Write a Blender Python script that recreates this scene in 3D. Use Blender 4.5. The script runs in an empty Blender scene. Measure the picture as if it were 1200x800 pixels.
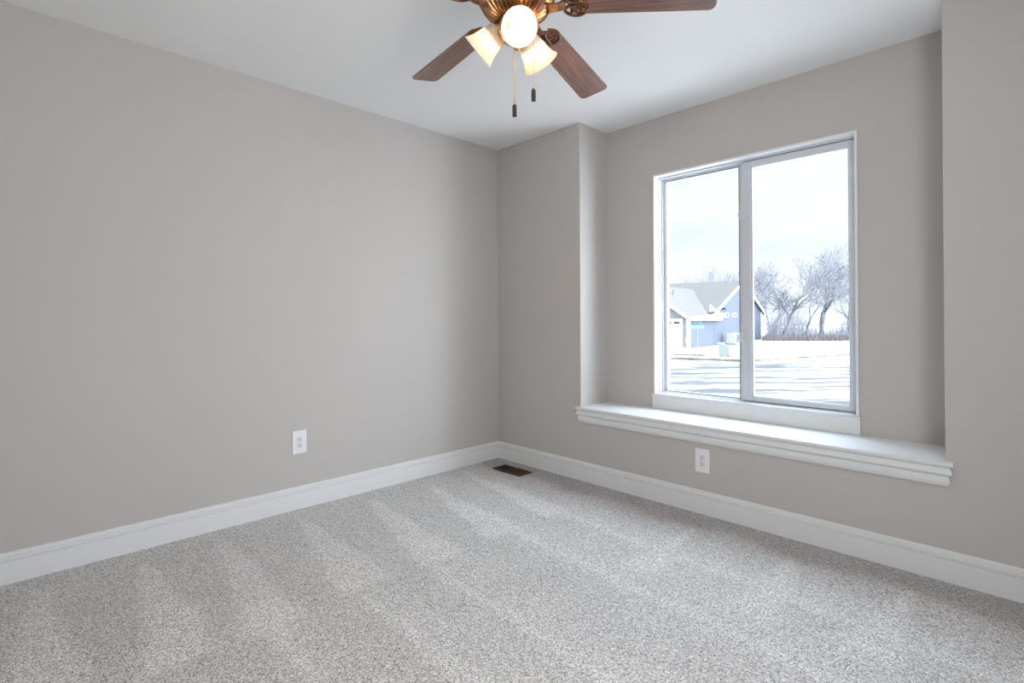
import bpy, bmesh, math, random
from mathutils import Vector, Matrix, noise
random.seed(7)
C = bpy.context.scene.collection
sc = bpy.context.scene
PI = math.pi
R = math.radians

# ------------------------------------------------------------------ camera
CAM = Vector((3.0508, -2.8207, 1.1034)); F = 611.6; CY = 368.9
YAW, PITCH, ROLL = R(45.7205), R(0.345), R(-0.2148)
fwd = Vector((-math.sin(YAW)*math.cos(PITCH), math.cos(YAW)*math.cos(PITCH), math.sin(PITCH)))
rt = Vector((math.cos(YAW), math.sin(YAW), 0)); up = rt.cross(fwd)
rt2 = rt*math.cos(ROLL) + up*math.sin(ROLL); up2 = -rt*math.sin(ROLL) + up*math.cos(ROLL)
cd = bpy.data.cameras.new('camera'); cam = bpy.data.objects.new('camera', cd); C.objects.link(cam)
m = Matrix((rt2, up2, -fwd)).transposed().to_4x4(); m.translation = CAM
cam.matrix_world = m
cd.sensor_width = 36; cd.sensor_fit = 'HORIZONTAL'; cd.lens = F*36/1200
cd.shift_y = (CY-400)/1200; cd.clip_start = 0.02; cd.clip_end = 600
sc.camera = cam

# ------------------------------------------------------------------ light and exposure
SKY_LOW, SKY_HIGH, SKY_SIDE = 1.25, 5.0, 14.0
SIDE_W, BULB, ZEN_W = 50, 130, 220
SIDE_C, ZEN_C = (.96, 1, 1.04), (.5, .76, 1)
SUN_W = 1.0
vs = sc.view_settings
sc.display_settings.display_device = 'sRGB'
vs.view_transform = 'Standard'; vs.look = 'None'; vs.gamma = 1; vs.exposure = 0; vs.use_curve_mapping = False

w = bpy.data.worlds.new('winter_sky'); sc.world = w; w.use_nodes = True
nt = w.node_tree; N = nt.nodes; N.clear()
out = N.new('ShaderNodeOutputWorld'); bg = N.new('ShaderNodeBackground')
tc = N.new('ShaderNodeTexCoord'); sep = N.new('ShaderNodeSeparateXYZ')
mr = N.new('ShaderNodeMapRange'); mr.interpolation_type = 'SMOOTHSTEP'
mr.inputs['From Min'].default_value = 0.32; mr.inputs['From Max'].default_value = 0.60
mr.inputs['To Min'].default_value = SKY_LOW; mr.inputs['To Max'].default_value = SKY_HIGH
nz = N.new('ShaderNodeTexNoise'); nz.inputs['Scale'].default_value = 3.2; nz.inputs['Detail'].default_value = 5
mp = N.new('ShaderNodeMapping'); mp.inputs['Scale'].default_value = (1, 1, 3.5)
cr = N.new('ShaderNodeValToRGB')
cr.color_ramp.elements[0].position = 0.36; cr.color_ramp.elements[0].color = (0.80, 0.86, 0.93, 1)
cr.color_ramp.elements[1].position = 0.50; cr.color_ramp.elements[1].color = (0.91, 0.965, 1.06, 1)
nt.links.new(tc.outputs['Generated'], sep.inputs[0]); nt.links.new(sep.outputs['Z'], mr.inputs['Value'])
nt.links.new(tc.outputs['Generated'], mp.inputs['Vector']); nt.links.new(mp.outputs[0], nz.inputs['Vector'])
nt.links.new(nz.outputs['Fac'], cr.inputs[0]); nt.links.new(cr.outputs[0], bg.inputs['Color'])
# the sky grows brighter towards the veiled sun in the east (+x)
m2 = N.new('ShaderNodeMapRange'); m2.interpolation_type = 'SMOOTHSTEP'
m2.inputs['From Min'].default_value = 0.15; m2.inputs['From Max'].default_value = 0.90
m2.inputs['To Min'].default_value = 0; m2.inputs['To Max'].default_value = SKY_SIDE
ad = N.new('ShaderNodeMath'); ad.operation = 'ADD'
nt.links.new(sep.outputs['X'], m2.inputs['Value']); nt.links.new(mr.outputs[0], ad.inputs[0]); nt.links.new(m2.outputs[0], ad.inputs[1])
nt.links.new(ad.outputs[0], bg.inputs['Strength']); nt.links.new(bg.outputs[0], out.inputs[0])

sd = bpy.data.lights.new('sun', 'SUN'); sd.energy = SUN_W; sd.angle = R(1.5); sd.color = (1, .95, .88)
sun = bpy.data.objects.new('sun', sd); C.objects.link(sun)
sun.rotation_euler = Vector((0.96, -0.03, 0.55)).to_track_quat('Z', 'Y').to_euler()

def area(name, loc, target, sx, sy, watts, col):
    d = bpy.data.lights.new(name, 'AREA'); d.shape = 'RECTANGLE'; d.size = sx; d.size_y = sy
    d.energy = watts; d.color = col
    o = bpy.data.objects.new(name, d); C.objects.link(o); o.location = loc
    o.rotation_euler = (Vector(loc)-Vector(target)).to_track_quat('Z', 'Y').to_euler()
    return o
area('side_fill_light', (3.50, -2.1, 1.3), (0, -1.5, 1.2), 1.4, 1.9, SIDE_W, SIDE_C)  # fill light added near the right wall, where no doorway is built
# added light panel outside above the window, out of view, standing in for upper sky
area('zenith_fill_panel', (1.8, 1.60, 2.93), (1.8, 1.04, 1.94), 6.0, 2.3, ZEN_W, ZEN_C)

# ------------------------------------------------------------------ helpers
def mat(name, col, rough=0.6, metal=0.0, bump=0.0, bscale=200, vary=0.0, vscale=5, spec=0.5, trans=0.0):
    m = bpy.data.materials.new(name); m.use_nodes = True
    nt = m.node_tree; b = nt.nodes['Principled BSDF']
    b.inputs['Base Color'].default_value = (*col, 1); b.inputs['Roughness'].default_value = rough
    b.inputs['Metallic'].default_value = metal; b.inputs['Specular IOR Level'].default_value = spec
    t = nt.nodes.new('ShaderNodeTexCoord')
    if vary:
        n = nt.nodes.new('ShaderNodeTexNoise'); n.inputs['Scale'].default_value = vscale; n.inputs['Detail'].default_value = 4
        nt.links.new(t.outputs['Object'], n.inputs['Vector'])
        r = nt.nodes.new('ShaderNodeValToRGB')
        r.color_ramp.elements[0].position = .3; r.color_ramp.elements[1].position = .7
        r.color_ramp.elements[0].color = (*[c*(1-vary) for c in col], 1)
        r.color_ramp.elements[1].color = (*[min(1, c*(1+vary)) for c in col], 1)
        nt.links.new(n.outputs['Fac'], r.inputs[0]); nt.links.new(r.outputs[0], b.inputs['Base Color'])
    if bump:
        n = nt.nodes.new('ShaderNodeTexNoise'); n.inputs['Scale'].default_value = bscale; n.inputs['Detail'].default_value = 3
        nt.links.new(t.outputs['Object'], n.inputs['Vector'])
        bp = nt.nodes.new('ShaderNodeBump'); bp.inputs['Strength'].default_value = bump; bp.inputs['Distance'].default_value = .002
        nt.links.new(n.outputs['Fac'], bp.inputs['Height']); nt.links.new(bp.outputs[0], b.inputs['Normal'])
    return m

def obj(name, bm, material, parent=None, smooth=False, bevel=0.0, segs=2, loc=None):
    me = bpy.data.meshes.new(name); bmesh.ops.recalc_face_normals(bm, faces=bm.faces[:]) ; bm.to_mesh(me); bm.free()
    o = bpy.data.objects.new(name, me); C.objects.link(o)
    for mm in (material if isinstance(material, (list, tuple)) else [material]): me.materials.append(mm)
    if smooth:
        for p in me.polygons: p.use_smooth = True
        me.set_sharp_from_angle(angle=R(38))
    if bevel:
        b = o.modifiers.new('bevel', 'BEVEL'); b.width = bevel; b.segments = segs; b.limit_method = 'ANGLE'; b.angle_limit = R(40)
    if parent: o.parent = parent
    if loc: o.location = loc
    return o

def thing(name, label, cat, loc=(0, 0, 0), rz=0, group=None, kind=None):
    o = bpy.data.objects.new(name, None); C.objects.link(o); o.location = loc; o.rotation_euler = (0, 0, rz)
    o.empty_display_size = .1
    return tag(o, label, cat, group, kind)
def tag(o, label=None, cat=None, group=None, kind=None):
    if label: o['label'] = label
    if cat: o['category'] = cat
    if group: o['group'] = group
    if kind: o['kind'] = kind
    return o
def part(o, label): o['label'] = label; return o

def box(bm, x0, x1, y0, y1, z0, z1, M=None):
    vv = [bm.verts.new((M @ Vector(p)) if M else p) for p in
          ((x0, y0, z0), (x1, y0, z0), (x1, y1, z0), (x0, y1, z0), (x0, y0, z1), (x1, y0, z1), (x1, y1, z1), (x0, y1, z1))]
    for f in ((0, 3, 2, 1), (4, 5, 6, 7), (0, 1, 5, 4), (1, 2, 6, 5), (2, 3, 7, 6), (3, 0, 4, 7)):
        bm.faces.new([vv[i] for i in f])
def bx(*a, M=None):
    bm = bmesh.new(); box(bm, *a, M=M); return bm
def prism(bm, pts, dirv):
    """closed polygon of 3-D points extruded by dirv"""
    a = [bm.verts.new(p) for p in pts]; d = Vector(dirv); b = [bm.verts.new(Vector(p)+d) for p in pts]
    n = len(pts); bm.faces.new(a); bm.faces.new(b[::-1])
    for i in range(n): bm.faces.new((a[i], b[i], b[(i+1) % n], a[(i+1) % n]))
def lathe(bm, prof, n=40, M=None, flute=None, cap=False, zf=None):
    rings = []
    for r, z in prof:
        ring = []
        for k in range(n):
            rr = r*(flute(k, r, z) if flute else 1)
            p = Vector((rr*math.cos(2*PI*k/n), rr*math.sin(2*PI*k/n), z+(zf(k, r, z) if zf else 0)))
            ring.append(bm.verts.new((M @ p) if M else p))
        rings.append(ring)
    for a, b in zip(rings, rings[1:]):
        for k in range(n): bm.faces.new((a[k], a[(k+1) % n], b[(k+1) % n], b[k]))
    if cap:
        bm.faces.new(rings[0][::-1]); bm.faces.new(rings[-1])
def tube(bm, pts, rad, n=8, cap=True):
    pts = [Vector(p) for p in pts]; rs = rad if isinstance(rad, (list, tuple)) else [rad]*len(pts)
    rings = []; prev = None
    for i, p in enumerate(pts):
        t = (pts[min(i+1, len(pts)-1)]-pts[max(i-1, 0)]).normalized()
        if prev is None: u = t.orthogonal().normalized()
        else: u = (prev-t*prev.dot(t)).normalized()
        prev = u; v = t.cross(u)
        rings.append([bm.verts.new(p+(u*math.cos(2*PI*k/n)+v*math.sin(2*PI*k/n))*rs[i]) for k in range(n)])
    for a, b in zip(rings, rings[1:]):
        for k in range(n): bm.faces.new((a[k], a[(k+1) % n], b[(k+1) % n], b[k]))
    if cap: bm.faces.new(rings[0][::-1]); bm.faces.new(rings[-1])
def sweep(bm, prof, path, closed_ends=True):
    """prof: (offset outward, z) polygon; path: xy points with mitred outward normals given as (x,y,nx,ny)"""
    rings = [[bm.verts.new((x+nx*o, y+ny*o, z)) for o, z in prof] for x, y, nx, ny in path]
    n = len(prof)
    for a, b in zip(rings, rings[1:]):
        for k in range(n): bm.faces.new((a[k], a[(k+1) % n], b[(k+1) % n], b[k]))
    if closed_ends: bm.faces.new(rings[0]); bm.faces.new(rings[-1][::-1])

# ------------------------------------------------------------------ materials
wallm = mat('greige_wall_paint', (.52, .492, .468), .75, bump=.12, bscale=350, spec=.25)
ceilm = mat('white_ceiling_paint', (.87, .87, .865), .85, bump=.35, bscale=120, spec=.2)
trimm = mat('white_trim_paint', (.745, .745, .745), .38, spec=.45)
vinyl = mat('white_vinyl', (.61, .63, .67), .38)
gasket = mat('grey_glazing_gasket', (.22, .24, .27), .6)
platem = mat('white_plastic', (.82, .81, .82), .3)
slotm = mat('dark_slot', (.03, .03, .03), .6)
ventm = mat('brown_register_metal', (.075, .042, .020), .42, metal=.35, vary=.25, vscale=40)
ventd = mat('dark_register_well', (.012, .008, .006), .9)
bronze = mat('antique_bronze', (.42, .22, .11), .30, metal=1.0, vary=.45, vscale=45)
brass = mat('antique_brass', (.62, .38, .19), .28, metal=1.0, vary=.25, vscale=30)
darkb = mat('dark_bronze', (.20, .095, .050), .35, metal=.85, vary=.4, vscale=60)

def carpet_mat():
    m = bpy.data.materials.new('speckled_carpet'); m.use_nodes = True
    nt = m.node_tree; L = nt.links; b = nt.nodes['Principled BSDF']
    b.inputs['Roughness'].default_value = .95; b.inputs['Specular IOR Level'].default_value = .1
    b.inputs['Sheen Weight'].default_value = .08; b.inputs['Sheen Roughness'].default_value = .5
    t = nt.nodes.new('ShaderNodeTexCoord')
    v = nt.nodes.new('ShaderNodeTexVoronoi'); v.inputs['Scale'].default_value = 300; L.new(t.outputs['Object'], v.inputs['Vector'])
    s = nt.nodes.new('ShaderNodeSeparateColor'); L.new(v.outputs['Color'], s.inputs[0])
    r = nt.nodes.new('ShaderNodeValToRGB'); e = r.color_ramp.elements
    e[0].position = 0; e[0].color = (.20, .178, .158, 1)
    e[1].position = 1; e[1].color = (.92, .90, .90, 1)
    for p, c in ((.13, (.30, .275, .252)), (.24, (.53, .498, .468)), (.62, (.68, .655, .635))):
        x = e.new(p); x.color = (*c, 1)
    L.new(s.outputs[0], r.inputs[0])
    n = nt.nodes.new('ShaderNodeTexNoise'); n.inputs['Scale'].default_value = 75; n.inputs['Detail'].default_value = 4
    L.new(t.outputs['Object'], n.inputs['Vector'])
    mr = nt.nodes.new('ShaderNodeMapRange'); mr.inputs['From Min'].default_value = .3; mr.inputs['From Max'].default_value = .7
    mr.inputs['To Min'].default_value = .80; mr.inputs['To Max'].default_value = 1.14; L.new(n.outputs['Fac'], mr.inputs['Value'])
    at = nt.nodes.new('ShaderNodeAttribute'); at.attribute_name = 'nap_shade'
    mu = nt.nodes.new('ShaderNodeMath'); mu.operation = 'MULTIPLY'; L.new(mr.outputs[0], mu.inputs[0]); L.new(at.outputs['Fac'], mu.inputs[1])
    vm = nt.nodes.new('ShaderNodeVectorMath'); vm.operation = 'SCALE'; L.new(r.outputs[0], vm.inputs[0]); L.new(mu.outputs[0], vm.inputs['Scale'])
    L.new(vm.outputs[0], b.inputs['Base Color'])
    v2 = nt.nodes.new('ShaderNodeTexVoronoi'); v2.inputs['Scale'].default_value = 150; L.new(t.outputs['Object'], v2.inputs['Vector'])
    bp = nt.nodes.new('ShaderNodeBump'); bp.inputs['Strength'].default_value = .75; bp.inputs['Distance'].default_value = .004; bp.invert = True
    L.new(v2.outputs['Distance'], bp.inputs['Height']); L.new(bp.outputs[0], b.inputs['Normal'])
    return m
def wood_mat():
    m = bpy.data.materials.new('walnut_blade'); m.use_nodes = True
    nt = m.node_tree; L = nt.links; b = nt.nodes['Principled BSDF']; b.inputs['Roughness'].default_value = .32
    b.inputs['Specular IOR Level'].default_value = .6; b.inputs['Coat Weight'].default_value = 1.0; b.inputs['Coat IOR'].default_value = 1.7; b.inputs['Coat Roughness'].default_value = .28
    t = nt.nodes.new('ShaderNodeTexCoord'); mp = nt.nodes.new('ShaderNodeMapping'); mp.inputs['Scale'].default_value = (2.2, 30, 8)
    L.new(t.outputs['Object'], mp.inputs['Vector'])
    n = nt.nodes.new('ShaderNodeTexNoise'); n.inputs['Scale'].default_value = 3; n.inputs['Detail'].default_value = 7; n.inputs['Distortion'].default_value = .8
    L.new(mp.outputs[0], n.inputs['Vector'])
    r = nt.nodes.new('ShaderNodeValToRGB'); e = r.color_ramp.elements
    e[0].position = .32; e[0].color = (.085, .032, .022, 1); e[1].position = .68; e[1].color = (.27, .115, .072, 1)
    x = e.new(.5); x.color = (.165, .066, .042, 1)
    L.new(n.outputs['Fac'], r.inputs[0]); L.new(r.outputs[0], b.inputs['Base Color'])
    return m
def glass_mat():
    m = bpy.data.materials.new('window_glass'); m.use_nodes = True
    nt = m.node_tree; L = nt.links; nt.nodes.remove(nt.nodes['Principled BSDF']); o = nt.nodes['Material Output']
    tr = nt.nodes.new('ShaderNodeBsdfTransparent'); tr.inputs[0].default_value = (.96, .975, .975, 1)
    gl = nt.nodes.new('ShaderNodeBsdfGlossy'); gl.inputs['Roughness'].default_value = .02; gl.inputs[0].default_value = (.3, .3, .3, 1)
    lw = nt.nodes.new('ShaderNodeLayerWeight'); lw.inputs[0].default_value = .5      # Schlick reflectance, the same from both sides
    pw = nt.nodes.new('ShaderNodeMath'); pw.operation = 'POWER'; pw.inputs[1].default_value = 5; L.new(lw.outputs['Facing'], pw.inputs[0])
    fr = nt.nodes.new('ShaderNodeMath'); fr.operation = 'MULTIPLY_ADD'; fr.inputs[1].default_value = .90; fr.inputs[2].default_value = .03; L.new(pw.outputs[0], fr.inputs[0])
    mx = nt.nodes.new('ShaderNodeMixShader'); L.new(fr.outputs[0], mx.inputs[0]); L.new(tr.outputs[0], mx.inputs[1]); L.new(gl.outputs[0], mx.inputs[2])
    L.new(mx.outputs[0], o.inputs[0]); return m
def shade_mat():
    m = bpy.data.materials.new('frosted_shade_glass'); m.use_nodes = True
    nt = m.node_tree; L = nt.links; nt.nodes.remove(nt.nodes['Principled BSDF']); o = nt.nodes['Material Output']
    tr = nt.nodes.new('ShaderNodeBsdfTranslucent'); tr.inputs[0].default_value = (.95, .86, .70, 1)
    di = nt.nodes.new('ShaderNodeBsdfDiffuse'); di.inputs[0].default_value = (.92, .88, .80, 1)
    gl = nt.nodes.new('ShaderNodeBsdfGlossy'); gl.inputs['Roughness'].default_value = .25
    a = nt.nodes.new('ShaderNodeMixShader'); a.inputs[0].default_value = .45; L.new(di.outputs[0], a.inputs[1]); L.new(tr.outputs[0], a.inputs[2])
    c = nt.nodes.new('ShaderNodeMixShader'); c.inputs[0].default_value = .05; L.new(a.outputs[0], c.inputs[1]); L.new(gl.outputs[0], c.inputs[2])
    L.new(c.outputs[0], o.inputs[0]); return m
def emit_mat(name, col, s):
    m = bpy.data.materials.new(name); m.use_nodes = True; b = m.node_tree.nodes['Principled BSDF']
    b.inputs['Base Color'].default_value = (.9, .9, .9, 1)
    b.inputs['Emission Color'].default_value = (*col, 1); b.inputs['Emission Strength'].default_value = s; return m
carpetm, woodm, glassm, shadem = carpet_mat(), wood_mat(), glass_mat(), shade_mat()
bulbm = emit_mat('warm_bulb', (1, .74, .46), BULB)

# ------------------------------------------------------------------ room shell
H = 2.44; XA, XB, D, SEAT = .827, 2.749, .314, .500
XR, YB = 3.56, -3.15; T = .16
WX0, WX1, WZ0, WZ1 = 1.204, 2.378, .597, 2.060      # outer edge of the jamb liner
def struct(name, bm, m, **k): return tag(obj(name, bm, m, **k), kind='structure')
struct('wall_left', bx(-T, 0, YB-T, D+T, -.05, H+.02), wallm)
# window wall around the alcove, one continuous sheet: left pier, right pier, apron under the seat
bm = bmesh.new(); SB = SEAT-.022
prism(bm, [(0, 0, -.05), (XR+T, 0, -.05), (XR+T, 0, H+.02), (XB, 0, H+.02), (XB, 0, SB), (XA, 0, SB), (XA, 0, H+.02), (0, 0, H+.02)], (0, D+T, 0))
struct('wall_front', bm, wallm, bevel=.005, segs=3)
bm = bmesh.new()
g = .012
box(bm, XA, WX0+g, D, D+T, SEAT-.022, H+.02); box(bm, WX1-g, XB, D, D+T, SEAT-.022, H+.02)
box(bm, WX0+g, WX1-g, D, D+T, SEAT-.022, WZ0-.004); box(bm, WX0+g, WX1-g, D, D+T, WZ1-g, H+.02)
struct('wall_alcove', bm, wallm)
struct('wall_right', bx(XR, XR+T, YB-T, 0, -.05, H+.02), wallm)
struct('wall_back', bx(0, XR, YB-T, YB, -.05, H+.02), wallm)
struct('ceiling', bx(-T, XR+T, YB-T, D+T, H, H+.15), ceilm)

# carpet floor with vacuum brush marks and a painted shade strip by the window wall
def seg_s(x, a, b): return max(0, min(1, (x-a)/(b-a)))
def nap_shade(x, y):
    v = 0.0
    wob = .03*noise.noise(Vector((x*3, y*3, 0)))
    y2 = y+wob; x2 = x+.04*noise.noise(Vector((y*2.5, x*2, 5)))
    # first strokes from the left wall: light wedges that widen towards x = 1.1
    for ya, yb, wd in ((-2.72, -2.78, .20), (-2.36, -2.45, .19), (-2.04, -2.16, .18), (-1.64, -1.78, .20), (-1.22, -1.42, .22), (-.80, -1.02, .20), (-.45, -.62, .16)):
        if .10 < x2 < 1.15:
            t = (x2-.10)/1.0; c = ya+(yb-ya)*t; h = .015+wd*.5*t
            d = abs(y2-c-h*.4)
            v = max(v, (1-seg_s(d, h*.75, h*1.15+.01))*(.6+.4*t)*seg_s(x2, .10, .25)*(1-seg_s(x2, 1.08, 1.13)))
    # second strokes beyond x = 1.1
    if x2 > 1.08:
        for yc, k in ((-2.62, .05), (-2.12, -.02), (-1.80, .03), (-1.44, -.05), (-.92, -.06), (-.55, -.05)):
            c = yc+k*(x2-1.1); d = y2-c
            v = max(v, .75*math.exp(-(d/.035)**2), .38*(1-seg_s(d, .0, .26)) if d > 0 else 0)
    # strokes towards the window wall, on the right
    for xa, xb, wd in ((1.75, 1.80, .2), (2.24, 2.28, .22), (2.66, 2.62, .24), (3.05, 3.0, .24)):
        if -1.0 < y2 < -.22:
            t = (-.22-y2)/.75; c = xa+(xb-xa)*t; h = .012+wd*.5*t; d = abs(x-c+.03*wob)
            v = max(v, .8*(1-seg_s(d, h*.6, h*1.2+.01))*(1-seg_s(-y2, .75, .98)))
    edge = .17+.05*noise.noise(Vector((x*7, 1, 1)))+.04*math.sin(x*9)     # wavy strip along the window wall, darkened as painted shade below the seat
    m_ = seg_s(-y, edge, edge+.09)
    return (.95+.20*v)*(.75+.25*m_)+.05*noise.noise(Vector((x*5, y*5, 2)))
nx, ny = 214, 190
me = bpy.data.meshes.new('floor'); vs_, fs_, at_ = [], [], []
for j in range(ny+1):
    for i in range(nx+1):
        x = XR*i/nx; y = YB*(1-j/ny)
        vs_.append((x, y, .0016*noise.noise(Vector((x*30, y*30, 0)))+.001*noise.noise(Vector((x*90, y*90, 3)))))
        at_.append(nap_shade(x, y))
for j in range(ny):
    for i in range(nx):
        a = j*(nx+1)+i; fs_.append((a, a+1, a+nx+2, a+nx+1))
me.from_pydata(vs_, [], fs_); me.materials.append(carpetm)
aa = me.attributes.new('nap_shade', 'FLOAT', 'POINT'); aa.data.foreach_set('value', at_)
for p in me.polygons: p.use_smooth = True
fl = bpy.data.objects.new('floor', me); C.objects.link(fl); tag(fl, kind='structure')
struct('floor_slab', bx(-T, XR+T, YB-T, D+T, -.25, -.052), mat('concrete', (.4, .4, .4), .9)).name = 'floor'

# baseboards: ogee-capped profile, mitred in the corner
BP = [(0, 0), (.014, 0), (.014, .091), (.0085, .0935), (.0085, .0965), (.0165, .1005), (.0165, .1105), (.0095, .1135), (.0095, .1165), (.0115, .1185), (.0105, .1265), (.006, .130), (0, .130)]
bm = bmesh.new(); sweep(bm, BP, [(0, YB, 1, 0), (0, 0, 1, -1)]); struct('baseboard_left', bm, trimm)
bm = bmesh.new(); sweep(bm, BP, [(0, 0, 1, -1), (XR, 0, -1, -1)]); struct('baseboard_front', bm, trimm)
bm = bmesh.new(); sweep(bm, BP, [(XR, 0, -1, -1), (XR, YB, -1, 1)]); struct('baseboard_right', bm, trimm)

# ------------------------------------------------------------------ window seat
ws = thing('window_seat', 'white painted window seat ledge filling the alcove below the window', 'window seat', (XA, 0, SEAT))
OV = .028
def L_(bm):  # local to seat origin
    bmesh.ops.translate(bm, verts=bm.verts[:], vec=(-XA, 0, -SEAT)); return bm
bm = bmesh.new(); box(bm, XA, XB, 0, D, SEAT-.021, SEAT)
obj('seat_board', L_(bm), trimm, ws)
bm = bmesh.new()
prof = [(0, .500), (.024, .500), (.030, .497), (.031, .488), (.028, .481), (.019, .477), (.018, .473), (.022, .468), (.026, .458), (.025, .448), (.018, .441), (.013, .438), (.013, .433),
        (.017, .429), (.018, .420), (.016, .408), (.011, .401), (.011, .397), (0, .397)]
x0, x1 = XA-OV+.03, XB+OV-.03
sweep(bm, prof, [(x0, 0, -1, 0), (x0, 0, -1, -1), (x1, 0, 1, -1), (x1, 0, 1, 0)])
obj('front_moulding', L_(bm), trimm, ws, smooth=True)
# rounded nosing strip where the board passes the wall corners is part of the moulding

# ------------------------------------------------------------------ window
win = thing('window_1', None, None, (WX0, D, WZ0), kind='structure')
def W_(bm): bmesh.ops.translate(bm, verts=bm.verts[:], vec=(-WX0, -D, -WZ0)); return bm
Y0 = D-.012; Y1 = D+T
bm = bmesh.new(); j = .013
box(bm, WX0, WX0+j, Y0, Y1, WZ0, WZ1); box(bm, WX1-j, WX1, Y0, Y1, WZ0, WZ1); box(bm, WX0+j, WX1-j, Y0, Y1, WZ1-j, WZ1)
obj('jamb_liner', W_(bm), trimm, win, bevel=.0015)
bm = bmesh.new(); box(bm, WX0+j, WX1-j, D-.019, Y1, WZ0-.016, WZ0-.002)
box(bm, WX0-.007, WX1+.007, D-.020, D-.0005, WZ0-.016, WZ0-.002)
obj('sill', W_(bm), trimm, win, bevel=.002)
obj('sill_apron', W_(bx(WX0-.006, WX1+.006, D-.018, D-.0005, SEAT+.0005, WZ0-.016)), trimm, win, bevel=.0015)
# vinyl outer frame with a stepped track
ix0, ix1, iz0, iz1 = WX0+j, WX1-j, WZ0-.002, WZ1-j
def frame_bars(bm, a0, a1, c0, c1, wl, wr, wb, wt, y0, y1):
    box(bm, a0, a0+wl, y0, y1, c0, c1); box(bm, a1-wr, a1, y0, y1, c0, c1)
    box(bm, a0+wl, a1-wr, y0, y1, c0, c0+wb); box(bm, a0+wl, a1-wr, y0, y1, c1-wt, c1)
bm = bmesh.new()
frame_bars(bm, ix0, ix1, iz0, iz1, .006, .008, .006, .009, D+.045, Y1)
frame_bars(bm, ix0+.006, ix1-.008, iz0+.006, iz1-.009, .008, .002, .005, .006, D+.072, Y1)
obj('window_frame', W_(bm), vinyl, win, bevel=.001)
MX = 1.738
# fixed left sash (further out)
ls = obj('fixed_sash', W_((lambda b: (frame_bars(b, ix0+.014, 1.800, iz0+.011, iz1-.015, 1.248-(ix0+.014), 1.800-MX, .608-(iz0+.011)+.003, (iz1-.015)-2.022, D+.088, D+.118), b)[1])(bmesh.new())), vinyl, win, bevel=.0015)
bm = bmesh.new(); frame_bars(bm, 1.245, 1.741, .608, 2.025, .004, .004, .004, .004, D+.0865, D+.100)
obj('glazing_bead', W_(bm), gasket, ls)
obj('glass_pane', W_(bx(1.246, 1.741, D+.102, D+.106, .608, 2.025)), glassm, ls)
# sliding right sash (nearer), with deeper rails
rx0 = 1.763
rs = obj('sliding_sash', W_((lambda b: (frame_bars(b, rx0, ix1-.010, iz0+.011, iz1-.012, 1.818-rx0, (ix1-.010)-2.325, .632-(iz0+.011), (iz1-.012)-1.998, D+.054, D+.084), b)[1])(bmesh.new())), vinyl, win, bevel=.002)
bm = bmesh.new(); frame_bars(bm, 1.818, 2.325, .632, 1.998, .012, .0045, .004, .004, D+.060, D+.074)
obj('glazing_bead', W_(bm), vinyl, rs)
obj('glass_pane', W_(bx(1.826, 2.324, D+.068, D+.072, .634, 1.996)), glassm, rs)
for z in (.985, 1.72):
    bm = bmesh.new(); box(bm, rx0-.010, rx0+.010, D+.046, D+.056, z-.030, z+.030)
    lt = obj('latch', W_(bm), vinyl, rs, bevel=.004)
    bm = bmesh.new(); tube(bm, [(rx0-.004, D+.046, z-.020), (rx0-.007, D+.036, z-.010), (rx0-.007, D+.036, z+.010), (rx0-.004, D+.046, z+.020)], .0035, 8)
    obj('latch_lever', W_(bm), mat('grey_lever', (.55, .55, .58), .4), lt, smooth=True)

# ------------------------------------------------------------------ wall outlets
def make_outlet(label, loc, rz):
    t = thing('wall_outlet', label, 'outlet', loc, rz, 'wall outlets')
    w_, h_ = .0415, .0662
    bm = bmesh.new(); box(bm, -w_, w_, -.0062, 0, -h_, h_); obj('cover_plate', bm, platem, t, bevel=.0025, segs=3)
    bm = bmesh.new(); box(bm, -.0165, .0165, -.0082, -.006, -.0335, .0335); ins = obj('receptacle', bm, mat('receptacle_plastic', (.74, .74, .76), .3), t, bevel=.0012)
    for s in (1, -1):
        bm = bmesh.new(); zc = s*.0185
        box(bm, -.0075, -.0052, -.0088, -.0081, zc-.001, zc+.0085); box(bm, .0048, .0068, -.0088, -.0081, zc-.0005, zc+.0075)
        lathe(bm, [(.0001, 0), (.0031, 0), (.0031, .0008), (.0001, .0008)], 12, Matrix.Translation((0, -.0081, zc-.0065)) @ Matrix.Rotation(PI/2, 4, 'X'))
        obj('socket_slots', bm, slotm, ins)
    for s in (1, -1):
        bm = bmesh.new(); lathe(bm, [(.0001, 0), (.003, 0), (.003, .0008), (.0001, .0008)], 12, Matrix.Translation((0, -.0062, s*.048)) @ Matrix.Rotation(PI/2, 4, 'X'))
        obj('screw', bm, platem, t)
    return t
make_outlet('white duplex outlet on the long left wall', (0, -1.6238+.0408, .386), -PI/2+PI)
make_outlet('white duplex outlet on the wall below the window seat', (1.6492+.042, 0, .2974), 0)

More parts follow.
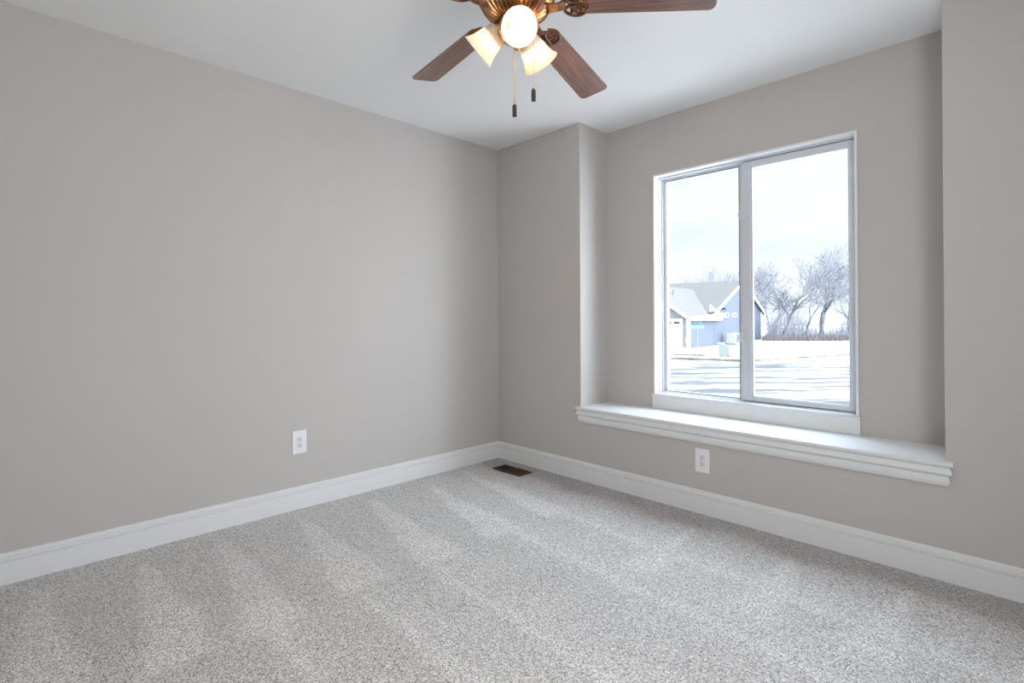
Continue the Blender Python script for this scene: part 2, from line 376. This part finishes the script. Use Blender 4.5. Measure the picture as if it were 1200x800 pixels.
# ------------------------------------------------------------------ floor register
vt = thing('floor_register', 'brown metal floor vent register set in the carpet near the corner', 'floor vent', ((.211+.486)/2, (-.254-.128)/2, 0))
hw, hd = .1375, .064
bm = bmesh.new()
frame_bars2 = [(-hw, hw, -hd, -hd+.012), (-hw, hw, hd-.012, hd), (-hw, -hw+.014, -hd+.012, hd-.012), (hw-.014, hw, -hd+.012, hd-.012), (-.007, .007, -hd+.012, hd-.012)]
for a, b, c, d in frame_bars2: box(bm, a, b, c, d, .002, .011)
obj('flange', bm, ventm, vt, bevel=.0015)
obj('well', bx(-hw+.004, hw-.004, -hd+.004, hd-.004, .0015, .0032), ventd, vt)
for x0_, x1_, tilt in ((-hw+.014, -.007, 40), (.007, hw-.014, -40)):
    bm = bmesh.new(); n = 9
    for k in range(n):
        xc = x0_+(x1_-x0_)*(k+.5)/n
        box(bm, -.0009, .0009, -hd+.012, hd-.012, -.0045, .0045, M=Matrix.Translation((xc, 0, .0068)) @ Matrix.Rotation(R(tilt), 4, 'Y'))
    obj('louvre_bank', bm, ventm, vt)
lv = obj('damper_lever', bx(.088, .100, -.004, .004, .009, .014), ventm, vt, bevel=.001)

# ------------------------------------------------------------------ ceiling fan
FX, FY, FZ = 1.768, -1.542, 2.191
fan = thing('ceiling_fan', 'five-blade ceiling fan with walnut blades, antique bronze motor and lit glass shades', 'ceiling fan', (FX, FY, H))
OZ = FZ-H   # blade plane relative to the ceiling
bm = bmesh.new(); lathe(bm, [(.001, 0), (.068, 0), (.070, -.008), (.064, -.030), (.045, -.052), (.022, -.060), (.022, -.075), (.001, -.075)], 40)
obj('canopy', bm, bronze, fan, smooth=True)
# motor housing: fluted drum with a fluted domed underside
NF = 144
def fl_(k, r, z): return 1+(.022 if (k % 4 in (1, 2)) else -.012) if r > .07 and z < OZ+.12 else 1
bm = bmesh.new()
lathe(bm, [(.022, -.060), (.040, OZ+.165), (.095, OZ+.150), (.128, OZ+.125), (.136, OZ+.100), (.138, OZ+.055), (.134, OZ+.045), (.134, OZ+.032), (.130, OZ+.018),
           (.122, OZ+.000), (.110, OZ-.018), (.094, OZ-.034), (.078, OZ-.044), (.060, OZ-.048), (.001, OZ-.048)], NF, flute=fl_, zf=lambda k, r, z: (-.004 if k % 4 in (1, 2) else .003) if .07 < r < .135 and z < OZ+.03 else 0)
obj('motor_housing', bm, bronze, fan, smooth=True)
bm = bmesh.new(); lathe(bm, [(.137, OZ+.060), (.142, OZ+.055), (.142, OZ+.042), (.137, OZ+.037)], 60)
obj('trim_ring', bm, darkb, fan, smooth=True)
# switch housing and light-kit fitter
bm = bmesh.new(); lathe(bm, [(.050, OZ-.046), (.058, OZ-.052), (.062, OZ-.066), (.062, OZ-.088), (.067, OZ-.094), (.066, OZ-.104), (.054, OZ-.118), (.034, OZ-.130), (.016, OZ-.138), (.012, OZ-.150), (.006, OZ-.157), (.001, OZ-.158)], 48)
fit = obj('light_kit', bm, brass, fan, smooth=True)

NT = 12
def blade_bm():
    # outline in local x (radial) / y (across); rounded tip corners, softly rounded root
    r0, r1, h0, h1, c = .178, .66, .054, .066, .024
    pts = []
    for k in range(9):  # root, half-ellipse-like
        a = PI*1.5-PI*k/8
        pts.append((r0+.035+.035*math.cos(a), h0*math.sin(a)))
    def corner(cx_, cy_, a0, a1):
        for k in range(7):
            a = a0+(a1-a0)*k/6; pts.append((cx_+c*math.cos(a), cy_+c*math.sin(a)))
    corner(r1-c, h1-c, PI/2, 0); corner(r1-c, -(h1-c), 0, -PI/2)
    bm = bmesh.new(); prism(bm, [(x, y, 0) for x, y in pts], (0, 0, .006)); return bm
def scroll(bm, pts, r0, r1):
    n = len(pts); tube(bm, pts, [r0+(r1-r0)*i/(n-1) for i in range(n)], 8)
def iron_bm():
    bm = bmesh.new()
    # arm from the motor, widening into an openwork scrolled plate under the blade root
    prof = [(.085, .020, -.010), (.120, .020, -.020), (.150, .016, -.018), (.172, .022, -.008)]
    for (xa, ha, za), (xb, hb, zb) in zip(prof, prof[1:]):
        vv = [bm.verts.new(p) for p in ((xa, -ha, za), (xb, -hb, zb), (xb, hb, zb), (xa, ha, za), (xa, -ha, za+.007), (xb, -hb, zb+.007), (xb, hb, zb+.007), (xa, ha, za+.007))]
        for f in ((0, 3, 2, 1), (4, 5, 6, 7), (0, 1, 5, 4), (1, 2, 6, 5), (2, 3, 7, 6), (3, 0, 4, 7)): bm.faces.new([vv[i] for i in f])
    for s in (1, -1):
        z = -.005
        # outer C-scroll with curled end
        P = []
        for k in range(15):
            a = PI*.92-k/14*PI*1.30
            P.append((.206+.040*math.cos(a), s*(.020+.034*math.sin(a)), z))
        scroll(bm, P, .0055, .0042)
        Q = []
        for k in range(13):
            a = -.4+k/12*PI*1.7; rr = .017-.0008*k
            Q.append((.216+rr*math.cos(a), s*(.020+rr*math.sin(a)), z-.001))
        scroll(bm, Q, .0045, .0025)
        scroll(bm, [(.170, s*.018, z), (.186, s*.008, z-.001), (.206, s*.006, z-.001), (.226, s*.004, z), (.244, 0, z)], .006, .0035)
    for x_, y_ in ((.190, .036), (.190, -.036), (.238, 0)):
        lathe(bm, [(.0001, -.012), (.005, -.011), (.0065, -.006), (.0065, .001)], 12, Matrix.Translation((x_, y_, 0)))
    return bm
for k in range(5):
    a = R(30.28+72*k)
    sl = -.056-.024*math.cos(a)-.065*math.sin(a)
    u = Vector((math.cos(a), math.sin(a), sl)).normalized()
    n_ = Vector((-math.sin(a), math.cos(a), 0)); tt = R(-11.0)
    v = (n_*math.cos(tt)+Vector((0, 0, 1))*math.sin(tt)); v = (v-u*v.dot(u)).normalized(); ww = u.cross(v)
    M = Matrix((u, v, ww)).transposed().to_4x4(); M.translation = (0, 0, OZ)
    b = obj('blade', blade_bm(), woodm, fan, bevel=.0015); b.matrix_local = M
    i = obj('blade_iron', iron_bm(), darkb, b, smooth=True)

def make_light(alpha, rm, zm, elev, turn=0, k=1.0):
    """alpha: direction measured from the camera's forward direction, rm radius of the mouth centre, zm its height"""
    dh = Vector((math.cos(YAW)*math.sin(alpha)-math.sin(YAW)*math.cos(alpha), math.sin(YAW)*math.sin(alpha)+math.cos(YAW)*math.cos(alpha), 0))
    al = alpha+turn; da = Vector((math.cos(YAW)*math.sin(al)-math.sin(YAW)*math.cos(al), math.sin(YAW)*math.sin(al)+math.cos(YAW)*math.cos(al), 0))
    ax = (da*math.cos(elev)+Vector((0, 0, -math.sin(elev)))).normalized()
    mouth = dh*rm+Vector((0, 0, zm-H))
    Ls = .098; neck = mouth-ax*Ls*k
    q = ax.to_track_quat('Z', 'Y').to_matrix().to_4x4(); M = Matrix.Translation(neck) @ q @ Matrix.Scale(k, 4)
    bm = bmesh.new()
    outp = [(.026, -.004), (.031, .002), (.035, .014), (.040, .034), (.0445, .056), (.050, .076), (.0575, .091), (.063, .098)]
    inn = [(r-.0028, z) for r, z in outp[::-1]]; inn[0] = (.0612, .0975)
    lathe(bm, outp+inn, 48, M)
    sh = obj('lamp_shade', bm, shadem, fan, smooth=True)
    # socket cup and arm
    bm = bmesh.new(); lathe(bm, [(.001, -.030), (.016, -.030), (.024, -.024), (.029, -.010), (.031, .003), (.028, .006), (.027, -.004), (.015, -.012), (.001, -.012)], 32, M)
    lathe(bm, [(.027, .002), (.0335, .016), (.0365, .034), (.0345, .036), (.030, .020), (.024, .010)], 32, M)
    back = neck-ax*.028
    mid = dh*.055+Vector((0, 0, OZ-.100))
    start = dh*.045+Vector((0, 0, OZ-.092))
    tube(bm, [start, (start+back)/2+Vector((0, 0, .006)), back], .0095, 12)
    obj('lamp_arm', bm, brass, fan, smooth=True)
    bm = bmesh.new()
    lathe(bm, [(.001, -.010), (.013, -.010), (.013, .016), (.014, .020), (.017, .032), (.0235, .046), (.026, .058), (.0245, .069), (.0185, .078), (.010, .084), (.0005, .086)], 32, M)
    obj('light_bulb', bm, bulbm, fan, smooth=True)
make_light(R(176.5), .130, 2.044, R(35), R(-14), .975)
make_light(R(43), .131, 2.035, R(38), 0, 1.08)
make_light(R(-71), .148, 2.052, R(37), 0, 1.08)

knobm = mat('dark_brown_knob', (.07, .04, .028), .4, metal=.5, vary=.6, vscale=160)
def chain(lat, fw, zt, zk):
    x, y = math.cos(YAW)*lat-math.sin(YAW)*fw, math.sin(YAW)*lat+math.cos(YAW)*fw
    bm = bmesh.new(); z = zt
    tube(bm, [(x, y, zt-H), (x, y, zk-H)], .0009, 6)
    while z > zk:
        lathe(bm, [(.0001, .0016), (.0014, .0009), (.0017, 0), (.0014, -.0009), (.0001, -.0016)], 6, Matrix.Translation((x, y, z-H))); z -= .0052
    c = obj('pull_chain', bm, brass, fan, smooth=True)
    bm = bmesh.new()
    lathe(bm, [(.0005, .004), (.003, .003), (.0045, -.001), (.0075, -.003), (.0082, -.007), (.0072, -.010), (.0078, -.020), (.0078, -.030), (.0072, -.034), (.0082, -.037), (.0078, -.041), (.0005, -.042)], 16, Matrix.Translation((x, y, zk-H)))
    obj('pull_knob', bm, knobm, c, smooth=True)
chain(-.008, .03, OZ+H-.10, 1.857)
chain(.058, .0, OZ+H-.10, 1.899)

# ------------------------------------------------------------------ outside
G = -1.6
fh = Vector((-math.sin(YAW), math.cos(YAW), 0)); rh = Vector((math.cos(YAW), math.sin(YAW), 0))
def at(px, d, z): # a point seen in column px at ground distance d
    p = CAM+fh*d+rh*((px-600)/F*d); return Vector((p.x, p.y, z))

def snow_mat(name, base, dirt, amt, sx, sy, lo=.42, hi=.53):
    m = bpy.data.materials.new(name); m.use_nodes = True
    nt = m.node_tree; L = nt.links; b = nt.nodes['Principled BSDF']; b.inputs['Roughness'].default_value = .9; b.inputs['Specular IOR Level'].default_value = .1
    t = nt.nodes.new('ShaderNodeTexCoord'); mp = nt.nodes.new('ShaderNodeMapping')
    mp.vector_type = 'TEXTURE'; mp.inputs['Rotation'].default_value = (0, 0, YAW+R(3)); mp.inputs['Scale'].default_value = (1/sx, 1/sy, 1)
    L.new(t.outputs['Object'], mp.inputs['Vector'])
    n = nt.nodes.new('ShaderNodeTexNoise'); n.inputs['Scale'].default_value = 1; n.inputs['Detail'].default_value = 6; n.inputs['Roughness'].default_value = .6
    L.new(mp.outputs[0], n.inputs['Vector'])
    r = nt.nodes.new('ShaderNodeValToRGB'); e = r.color_ramp.elements
    e[0].position = lo; e[0].color = (*base, 1); e[1].position = hi; e[1].color = (*[base[i]*(1-amt)+dirt[i]*amt for i in range(3)], 1)
    L.new(n.outputs['Fac'], r.inputs[0]); L.new(r.outputs[0], b.inputs['Base Color']); return m
snow = snow_mat('snow', (.60, .615, .63), (.12, .12, .12), .55, .10, .5, .55, .72)
road = snow_mat('packed_road_snow', (.58, .60, .62), (.07, .078, .088), .97, .14, 1.7, .40, .51)
curbm = mat('dirty_curb', (.09, .085, .075), .9, vary=.5, vscale=1.5)
# snow field with soft drifts
def terrain(name, material, corners, n1, n2, zf, label):
    a, b, c, d = [Vector(p) for p in corners]; vv, ff = [], []
    for j in range(n2+1):
        for i in range(n1+1):
            s, t = i/n1, j/n2; p = (a*(1-s)+b*s)*(1-t)+(d*(1-s)+c*s)*t
            vv.append((p.x, p.y, zf(p)))
    for j in range(n2):
        for i in range(n1):
            q = j*(n1+1)+i; ff.append((q, q+1, q+n1+2, q+n1+1))
    me = bpy.data.meshes.new(name); me.from_pydata(vv, [], ff); me.materials.append(material)
    for p in me.polygons: p.use_smooth = True
    o = bpy.data.objects.new(name, me); C.objects.link(o); return tag(o, label, None, kind='structure')
def gz(p): return G+.10*noise.noise(Vector((p.x*.12, p.y*.12, 0)))+.03*noise.noise(Vector((p.x*.6, p.y*.6, 4)))
def P2(l, d): q = CAM+fh*d+rh*l; return (q.x, q.y, 0)
terrain('snow_field', snow, (P2(-60, 4), P2(90, 4), P2(200, 170), P2(-120, 170)), 120, 140, gz, 'snow covered yards beyond the street')
# the street: a ploughed strip with tyre ruts
terrain('snowy_street', road, (P2(-30, 12), P2(45, 12), P2(45, 27.5), P2(-30, 31)), 140, 70,
        lambda p: gz(p)+.14+.03*noise.noise(Vector((p.x*1.2, p.y*1.2, 9))), 'snow packed street with tyre ruts')
def strip(name, pts, wd, hgt, material, label, cat=None, kind='structure'):
    bm = bmesh.new(); n = len(pts); lo = []
    for i, p in enumerate(pts):
        t = (pts[min(i+1, n-1)]-pts[max(i-1, 0)]); t.z = 0; t.normalize(); s = Vector((-t.y, t.x, 0))
        j = .5+.5*noise.noise(Vector((i*.9, wd, 1)))
        z = gz(p); w2 = wd*(.35+j)
        lo.append([bm.verts.new(p+s*o+Vector((0, 0, z-p.z+h))) for o, h in ((-w2, 0), (-w2*.5, hgt), (w2*.5, hgt), (w2, 0))])
    for a, b in zip(lo, lo[1:]):
        for k in range(3): bm.faces.new((a[k], a[k+1], b[k+1], b[k]))
    o = obj(name, bm, material, smooth=True); tag(o, label, cat, kind=kind); return o
def poly(a, b, n): return [a.lerp(b, i/n) for i in range(n+1)]
strip('curb', poly(at(770, 33.5, 0), at(870, 31.0, 0), 30)+poly(at(875, 30.0, 0), at(885, 28.6, 0), 4), .20, .16, curbm, 'dirty snow curb line in front of the blue house')
strip('curb', poly(at(880, 31.2, 0), at(1010, 38.0, 0), 40), .16, .14, curbm, 'dirty snow curb line before the bare trees')
strip('curb', poly(at(790, 37.5, 0), at(826, 36.5, 0), 14), .22, .12, curbm, 'short bare patch beside the street sign')

# --- neighbouring house
hc = at(807, 46, G)                       # near corner of the garage wing
av = (rh*.64+fh*.768).normalized(); bv = (-rh*.768+fh*.64).normalized()
hM = Matrix((av, bv, Vector((0, 0, 1)))).transposed().to_4x4()
ang = math.atan2(av.y, av.x)
house = thing('house', 'blue sided single storey house with grey shingle roof and white trim across the street', 'house', hc, ang)
siding = mat('blue_lap_siding', (.075, .095, .13), .7)
def siding_lines(m):
    nt = m.node_tree; L = nt.links; b = nt.nodes['Principled BSDF']; t = nt.nodes.new('ShaderNodeTexCoord')
    wv = nt.nodes.new('ShaderNodeTexWave'); wv.wave_type = 'BANDS'; wv.bands_direction = 'Z'; wv.wave_profile = 'SAW'; wv.inputs['Scale'].default_value = 1.6
    L.new(t.outputs['Object'], wv.inputs['Vector']); r = nt.nodes.new('ShaderNodeValToRGB')
    r.color_ramp.elements[0].position = .0; r.color_ramp.elements[0].color = (.046, .057, .078, 1); r.color_ramp.elements[1].position = .25; r.color_ramp.elements[1].color = (.060, .074, .102, 1)
    L.new(wv.outputs['Fac'], r.inputs[0]); L.new(r.outputs[0], b.inputs['Base Color'])
siding_lines(siding)
shingle = mat('grey_shingle', (.085, .085, .085), .9, vary=.30, vscale=6)
wtrim = mat('white_house_trim', (.80, .80, .80), .6)
stone = mat('pale_stone_veneer', (.16, .155, .145), .9, vary=.5, vscale=6)
dark = mat('dark_window', (.035, .045, .06), .2)
PZ = lambda z: z-G   # absolute height to local
E1, E2, RT, RZ = 6.3, 23.6, 15.1, PZ(5.0)     # main block gable end: from E1 to E2 along local x, ridge at RT
EZ = PZ(1.62); DEEP = 22
bm = bmesh.new(); prism(bm, [(E1+.1, 0, -.3), (E2-.2, 0, -.3), (E2-.2, 0, EZ), (RT, 0, RZ-.08), (E1+.1, 0, EZ)], (0, DEEP, 0)); obj('main_wall', bm, siding, house)
WW, WZE, WR = 8.84, PZ(1.12), PZ(4.1)
bm = bmesh.new(); prism(bm, [(0, 0, -.3), (0, WW, -.3), (0, WW, WZE), (0, WW/2, WR-.1), (0, 0, WZE)], (E1+.2, 0, 0)); obj('garage_wall', bm, siding, house)
# roofs: slabs with thickness
def slab(bm, pts, th=.16):
    prism(bm, pts, (0, 0, th))
bm = bmesh.new()
ov = .45
def lin(x, x0, z0, x1, z1): return z0+(z1-z0)*(x-x0)/(x1-x0)
zA = lin(E1-ov, E1, EZ, RT, RZ); zB = lin(E2+ov, E2, EZ, RT, RZ)
slab(bm, [(E1-ov, -.3, zA), (RT, -.3, RZ), (RT, DEEP, RZ), (E1-ov, DEEP, zA)]); slab(bm, [(RT, -.3, RZ), (E2+ov, -.3, zB), (E2+ov, DEEP, zB), (RT, DEEP, RZ)])
obj('main_roof', bm, shingle, house)
bm = bmesh.new(); yo = .4; sl_ = (WR-WZE)/(WW/2)
xin = RT-1.9
slab(bm, [(-.4, -yo, WZE-yo*sl_), (E1-.1, -yo, WZE-yo*sl_), (xin, WW/2, WR), (-.4, WW/2, WR)])
slab(bm, [(-.4, WW/2, WR), (xin, WW/2, WR), (E1-.1, WW+yo, WZE-yo*sl_), (-.4, WW+yo, WZE-yo*sl_)])
obj('garage_roof', bm, shingle, house)
# rakes, eaves, valley snow
def bar(bm, p, q, w_, h_):
    p, q = Vector(p), Vector(q); t = (q-p); L = t.length; M = t.to_track_quat('X', 'Z').to_matrix().to_4x4(); M.translation = p
    box(bm, 0, L, -w_/2, w_/2, -h_/2, h_/2, M=M)
for p_, q_ in (((E1-ov, -.34, zA+.02), (RT, -.34, RZ+.02)), ((RT, -.34, RZ+.02), (E2+ov, -.34, zB+.02)),
               ((-.44, -yo, WZE-yo*sl_+.02), (-.44, WW/2, WR+.02)), ((-.44, WW/2, WR+.02), (-.44, WW+yo, WZE-yo*sl_+.02))):
    bm = bmesh.new(); bar(bm, p_, q_, .08, .24); obj('rake_trim', bm, wtrim, house)
bm = bmesh.new(); bar(bm, (-.4, -yo-.05, WZE-yo*sl_+.1), (E1+1.2, -yo-.05, WZE-yo*sl_+.1), .14, .24)
obj('gutter', bm, wtrim, house)
bm = bmesh.new()
tube(bm, [(E1-.1, -.1, WZE+.25), (E1+2.4, 1.2, WZE+1.15), (xin-.4, WW/2-.4, WR-.15)], [.5, .36, .22], 8)
tube(bm, [(-.2, -.35, WZE+.0), (2, -.45, WZE+.03), (5, -.5, WZE+.1), (E1+.5, -.45, WZE+.2), (E1+3.3, -.3, WZE+.0)], [.06, .12, .2, .3, .05], 8)
obj('roof_snow', bm, snow, house, smooth=True)
obj('corner_trim', bx(-.12, .16, -.08, .18, -.2, WZE), wtrim, house); obj('corner_trim', bx(E2-.35, E2-.1, -.06, .1, -.2, EZ+.1), wtrim, house)
bm = bmesh.new(); prism(bm, [(-.03, .14, -.1), (-.03, WW-.1, -.1), (-.03, WW-.1, WZE-.05), (-.03, WW/2, WR-.2), (-.03, .14, WZE-.05)], (.04, 0, 0)); obj('front_siding', bm, mat('light_grey_siding', (.14, .145, .155), .8), house)
gd = obj('garage_door', bx(-.07, .02, .55, 5.4, -.1, PZ(.98)), wtrim, house, bevel=.02)
for k in range(6):
    obj('door_window', bx(-.10, -.06, .80+k*.75, 1.32+k*.75, PZ(.52), PZ(.76)), dark, gd)
obj('stone_pier', bx(-.14, .02, .12, .50, -.1, PZ(-.5)), stone, house, bevel=.02)
for t_ in (10.2, 12.7, 15.2):
    f_ = obj('transom_window', bx(t_-.55, t_+.55, -.09, .02, PZ(1.12), PZ(1.52)), wtrim, house)
    obj('window_pane', bx(t_-.38, t_+.38, -.11, -.08, PZ(1.20), PZ(1.44)), dark, f_)
bm = bmesh.new(); tube(bm, [(E1+2.6, .02, PZ(1.95)), (E1+2.6, -.35, PZ(1.98)), (E1+2.6, -.42, PZ(1.78))], .10, 8); obj('wall_lamp', bm, dark, house)
bm = bmesh.new(); lathe(bm, [(.3, 0), (.3, .06), (.05, .4)], 16, Matrix.Translation((RT-.05, -.02, RZ-1.1))@Matrix.Rotation(PI/2, 4, 'X')); obj('gable_vent', bm, dark, house)
bm = bmesh.new(); tube(bm, [(4.0, 3.0, WZE+1.9), (4.0, 3.0, WZE+2.7)], .10, 8); obj('vent_pipe', bm, stone, house)

# --- things standing by the street
ap = hc+av*8.9-bv*1.0
ac = thing('air_conditioner', 'white outdoor air conditioner unit against the blue house wall', 'air conditioner', (ap.x, ap.y, G), ang)
obj('cabinet', bx(-.48, .48, -.45, .45, .06, 1.12), mat('white_sheet_metal', (.27, .27, .27), .4), ac, bevel=.04)
bm = bmesh.new(); lathe(bm, [(.001, 0), (.36, 0), (.38, .03), (.36, .06), (.001, .07)], 24, Matrix.Translation((0, 0, 1.12))); obj('fan_grille', bm, stone, ac)
bm = bmesh.new()
for k in range(7): box(bm, -.36+k*.12, -.33+k*.12, -.47, -.45, .2, 1.0)
obj('side_louvres', bm, mat('grey_louvre', (.09, .09, .10), .5), ac)
obj('base_pad', bx(-.6, .6, -.55, .55, -.15, .06), stone, ac)

tp = at(848.5, 35.5, G)
tb = thing('utility_box', 'pale green utility transformer box standing in snow by the curb', 'utility box', tp, ang+.3)
tg = mat('pale_green_paint', (.12, .155, .14), .5)
obj('pedestal', bx(-.42, .42, -.36, .36, -.2, .12), stone, tb, bevel=.02)
bm = bmesh.new(); prism(bm, [(-.37, -.34, .12), (-.37, .34, .12), (-.37, .34, .88), (-.37, .05, .92), (-.37, -.30, .74)], (.74, 0, 0)); obj('cabinet', bm, tg, tb, bevel=.02)
bm = bmesh.new(); box(bm, -.40, .40, -.02, .38, .90, .97); obj('snow_cap', bm, snow, tb, bevel=.03)
mk = thing('marker_post', 'small grey marker post right of the pale green utility box', 'post', at(857, 35.2, G))
bm = bmesh.new(); tube(bm, [(0, 0, -.1), (0, 0, .62)], .05, 10); obj('post', bm, stone, mk)
bm = bmesh.new(); lathe(bm, [(.001, .62), (.06, .62), (.06, .72), (.001, .76)], 10); obj('cap', bm, tg, mk)

sp = at(816.8, 34, G)
sg = thing('street_sign', 'green street name sign on a thin metal post before the blue house', 'street sign', sp, ang)
bm = bmesh.new(); tube(bm, [(0, 0, -.3), (0, 0, 2.22)], .045, 10); obj('post', bm, mat('galvanised_post', (.15, .16, .17), .45, metal=.4), sg)
teal = mat('green_sign_face', (.07, .19, .185), .5)
bm = bmesh.new(); box(bm, -.50, .50, -.015, .015, 1.98, 2.18, M=Matrix.Rotation(R(-38), 4, 'Z')); obj('sign_blade', bm, teal, sg)
bm = bmesh.new(); box(bm, -.45, .45, -.015, .015, 2.24, 2.44, M=Matrix.Rotation(R(52), 4, 'Z')); obj('sign_blade', bm, teal, sg)

# --- bare trees
barkm = mat('grey_bark', (.10, .105, .12), .9, vary=.3, vscale=2)
twigm = mat('grey_twigs', (.165, .17, .195), .9)
def grow(bmt, bmb, p, d, L, r, lvl, maxl, spread, rng, budget):
    n = 4 if lvl < 2 else 3
    pts, rr = [p.copy()], [r]; dd = d.copy(); q = p.copy()
    nodes = []
    for i in range(n):
        dd = (dd+Vector((rng.gauss(0, .16), rng.gauss(0, .16), rng.gauss(.04, .10)))).normalized()
        q = q+dd*(L/n); pts.append(q.copy()); rr.append(max(.018, r*(1-.42*(i+1)/n))); nodes.append((q.copy(), dd.copy(), rr[-1]))
    tube(bmt if lvl < 2 else bmb, pts, rr, 6 if lvl < 2 else (4 if lvl < 3 else 3), cap=False)
    if lvl >= maxl: return
    kids = 2 if lvl == 0 else (3 if lvl < 4 else 2)
    for k in range(kids+(1 if 2 <= lvl < 4 else 0)-(1 if lvl > 5 else 0)):
        q, dd, r_ = nodes[-1] if k < 2 else nodes[rng.randint(0, n-2)]
        axis = Vector((rng.gauss(0, 1), rng.gauss(0, 1), rng.gauss(0, .4))); axis = (axis-dd*axis.dot(dd)).normalized()
        nd = (dd+axis*spread*rng.uniform(.55, 1.15)).normalized()
        grow(bmt, bmb, q, nd, L*rng.uniform(.62, .85), r_*(.78 if k < 2 else .55), lvl+1, maxl, spread, rng, budget)
def tree(px, d, h, label, seed, lean=0, stems=1, spread=.62, maxl=6, r0=.20):
    rng = random.Random(seed); base = at(px, d, G)
    t = thing('bare_tree', label, 'tree', base, 0, 'bare winter trees')
    bmt, bmb = bmesh.new(), bmesh.new()
    for s in range(stems):
        off = Vector((0, 0, -.3))+rh*rng.uniform(-.5, .5)*(stems > 1)
        dr = (Vector((0, 0, 1))+rh*(lean+(rng.uniform(-.28, .28) if stems > 1 else 0))+fh*rng.uniform(-.15, .15)).normalized()
        grow(bmt, bmb, off, dr, h*.29, r0*rng.uniform(.75, 1), 0, maxl, spread, rng, 0)
    # scale to the wanted height
    zt = max(v.co.z for v in bmb.verts); k = h/zt
    for b_ in (bmt, bmb): bmesh.ops.scale(b_, vec=(k, k, k), verts=b_.verts[:])
    obj('trunk', bmt, barkm, t); obj('branches', bmb, twigm, t)
tree(966, 64, 11.6, 'tall bare tree with spreading forked crown at the right of the window view', 11, 0.02, 2, .66, 6, .34)
tree(918, 66, 11.0, 'tall bare tree with upright crown just right of the window mullion', 23, 0.0, 2, .60, 6, .32)
tree(886, 68, 10.2, 'slim bare tree directly behind the right gable of the blue house', 5, .02, 1, .5, 5, .18)
tree(940, 62, 8.2, 'leaning bare tree between the two tall ones', 31, .35, 1, .5, 5, .17)
tree(998, 66, 8.8, 'bare tree at the far right edge of the window view', 47, 0, 2, .6, 5, .18)
tree(903, 72, 7.6, 'low bushy bare tree left of the upright tall one', 53, 0, 3, .6, 5, .13)
for i, (px, d, h, sd_, lb) in enumerate((
        (793, 88, 10.4, 61, 'bare tree crown above the left end of the house roof'),
        (812, 92, 10.7, 62, 'bare tree crown above the garage valley of the house roof'),
        (829, 90, 10.6, 63, 'bare tree crown above the middle of the house roof'),
        (846, 86, 11.8, 64, 'bare tree crown left of the house gable peak'),
        (862, 84, 12.0, 65, 'bare tree crown behind the house gable peak, left of the mullion'))):
    tree(px, d, h, lb, sd_, 0, 2, .6, 5, .16)
# thicket and dry grass along the field edge (nobody could count the stems)
rng = random.Random(3); bm = bmesh.new()
def stemtuft(px, d, h, r):
    b = at(px, d, G-.1); L = (rng.gauss(0, .30), rng.gauss(0, .30))
    p1 = b+Vector((L[0]*h*.4, L[1]*h*.4, h*.55)); p2 = b+Vector((L[0]*h, L[1]*h, h))
    tube(bm, [b, p1, p2], [r, r*.7, r*.25], 3, cap=False)
for k in range(1500):
    px = rng.uniform(898, 1035); h = rng.uniform(1.2, 4.4)*(0.75+.35*math.sin(px*.07))
    stemtuft(px, rng.uniform(60, 72), h, .022)
tag(obj('thicket', bm, twigm), 'tangle of bare brush stems under the trees', 'brush', kind='stuff')
bm = bmesh.new()
for k in range(5000): stemtuft(rng.uniform(893, 1040), rng.uniform(59, 63), rng.uniform(.25, .8), .03)
tag(obj('dry_grass', bm, mat('tan_dry_grass', (.125, .112, .112), .9)), 'low dry tan grass at the edge of the snowy field', 'grass', kind='stuff')
# distant wooded ridge
bm = bmesh.new()
pts = []
for i in range(81):
    px = 700+i*5.2; p = at(px, 160, G-1); q = at(px, 160, 1.9+1.5*noise.noise(Vector((i*.13, 0, 0)))+.5*noise.noise(Vector((i*.9, 3, 0))))
    pts.append((p, q))
fr_ = [bm.verts.new(p) for p, q in pts]; tp_ = [bm.verts.new(q) for p, q in pts]; bk_ = [bm.verts.new(p+fh*25) for p, q in pts]
for i in range(80):
    bm.faces.new((fr_[i], fr_[i+1], tp_[i+1], tp_[i])); bm.faces.new((tp_[i], tp_[i+1], bk_[i+1], bk_[i]))
tag(obj('distant_ridge', bm, mat('far_woodland', (.23, .235, .26), 1, vary=.3, vscale=.3)), 'far wooded ridge on the horizon', None, kind='structure')
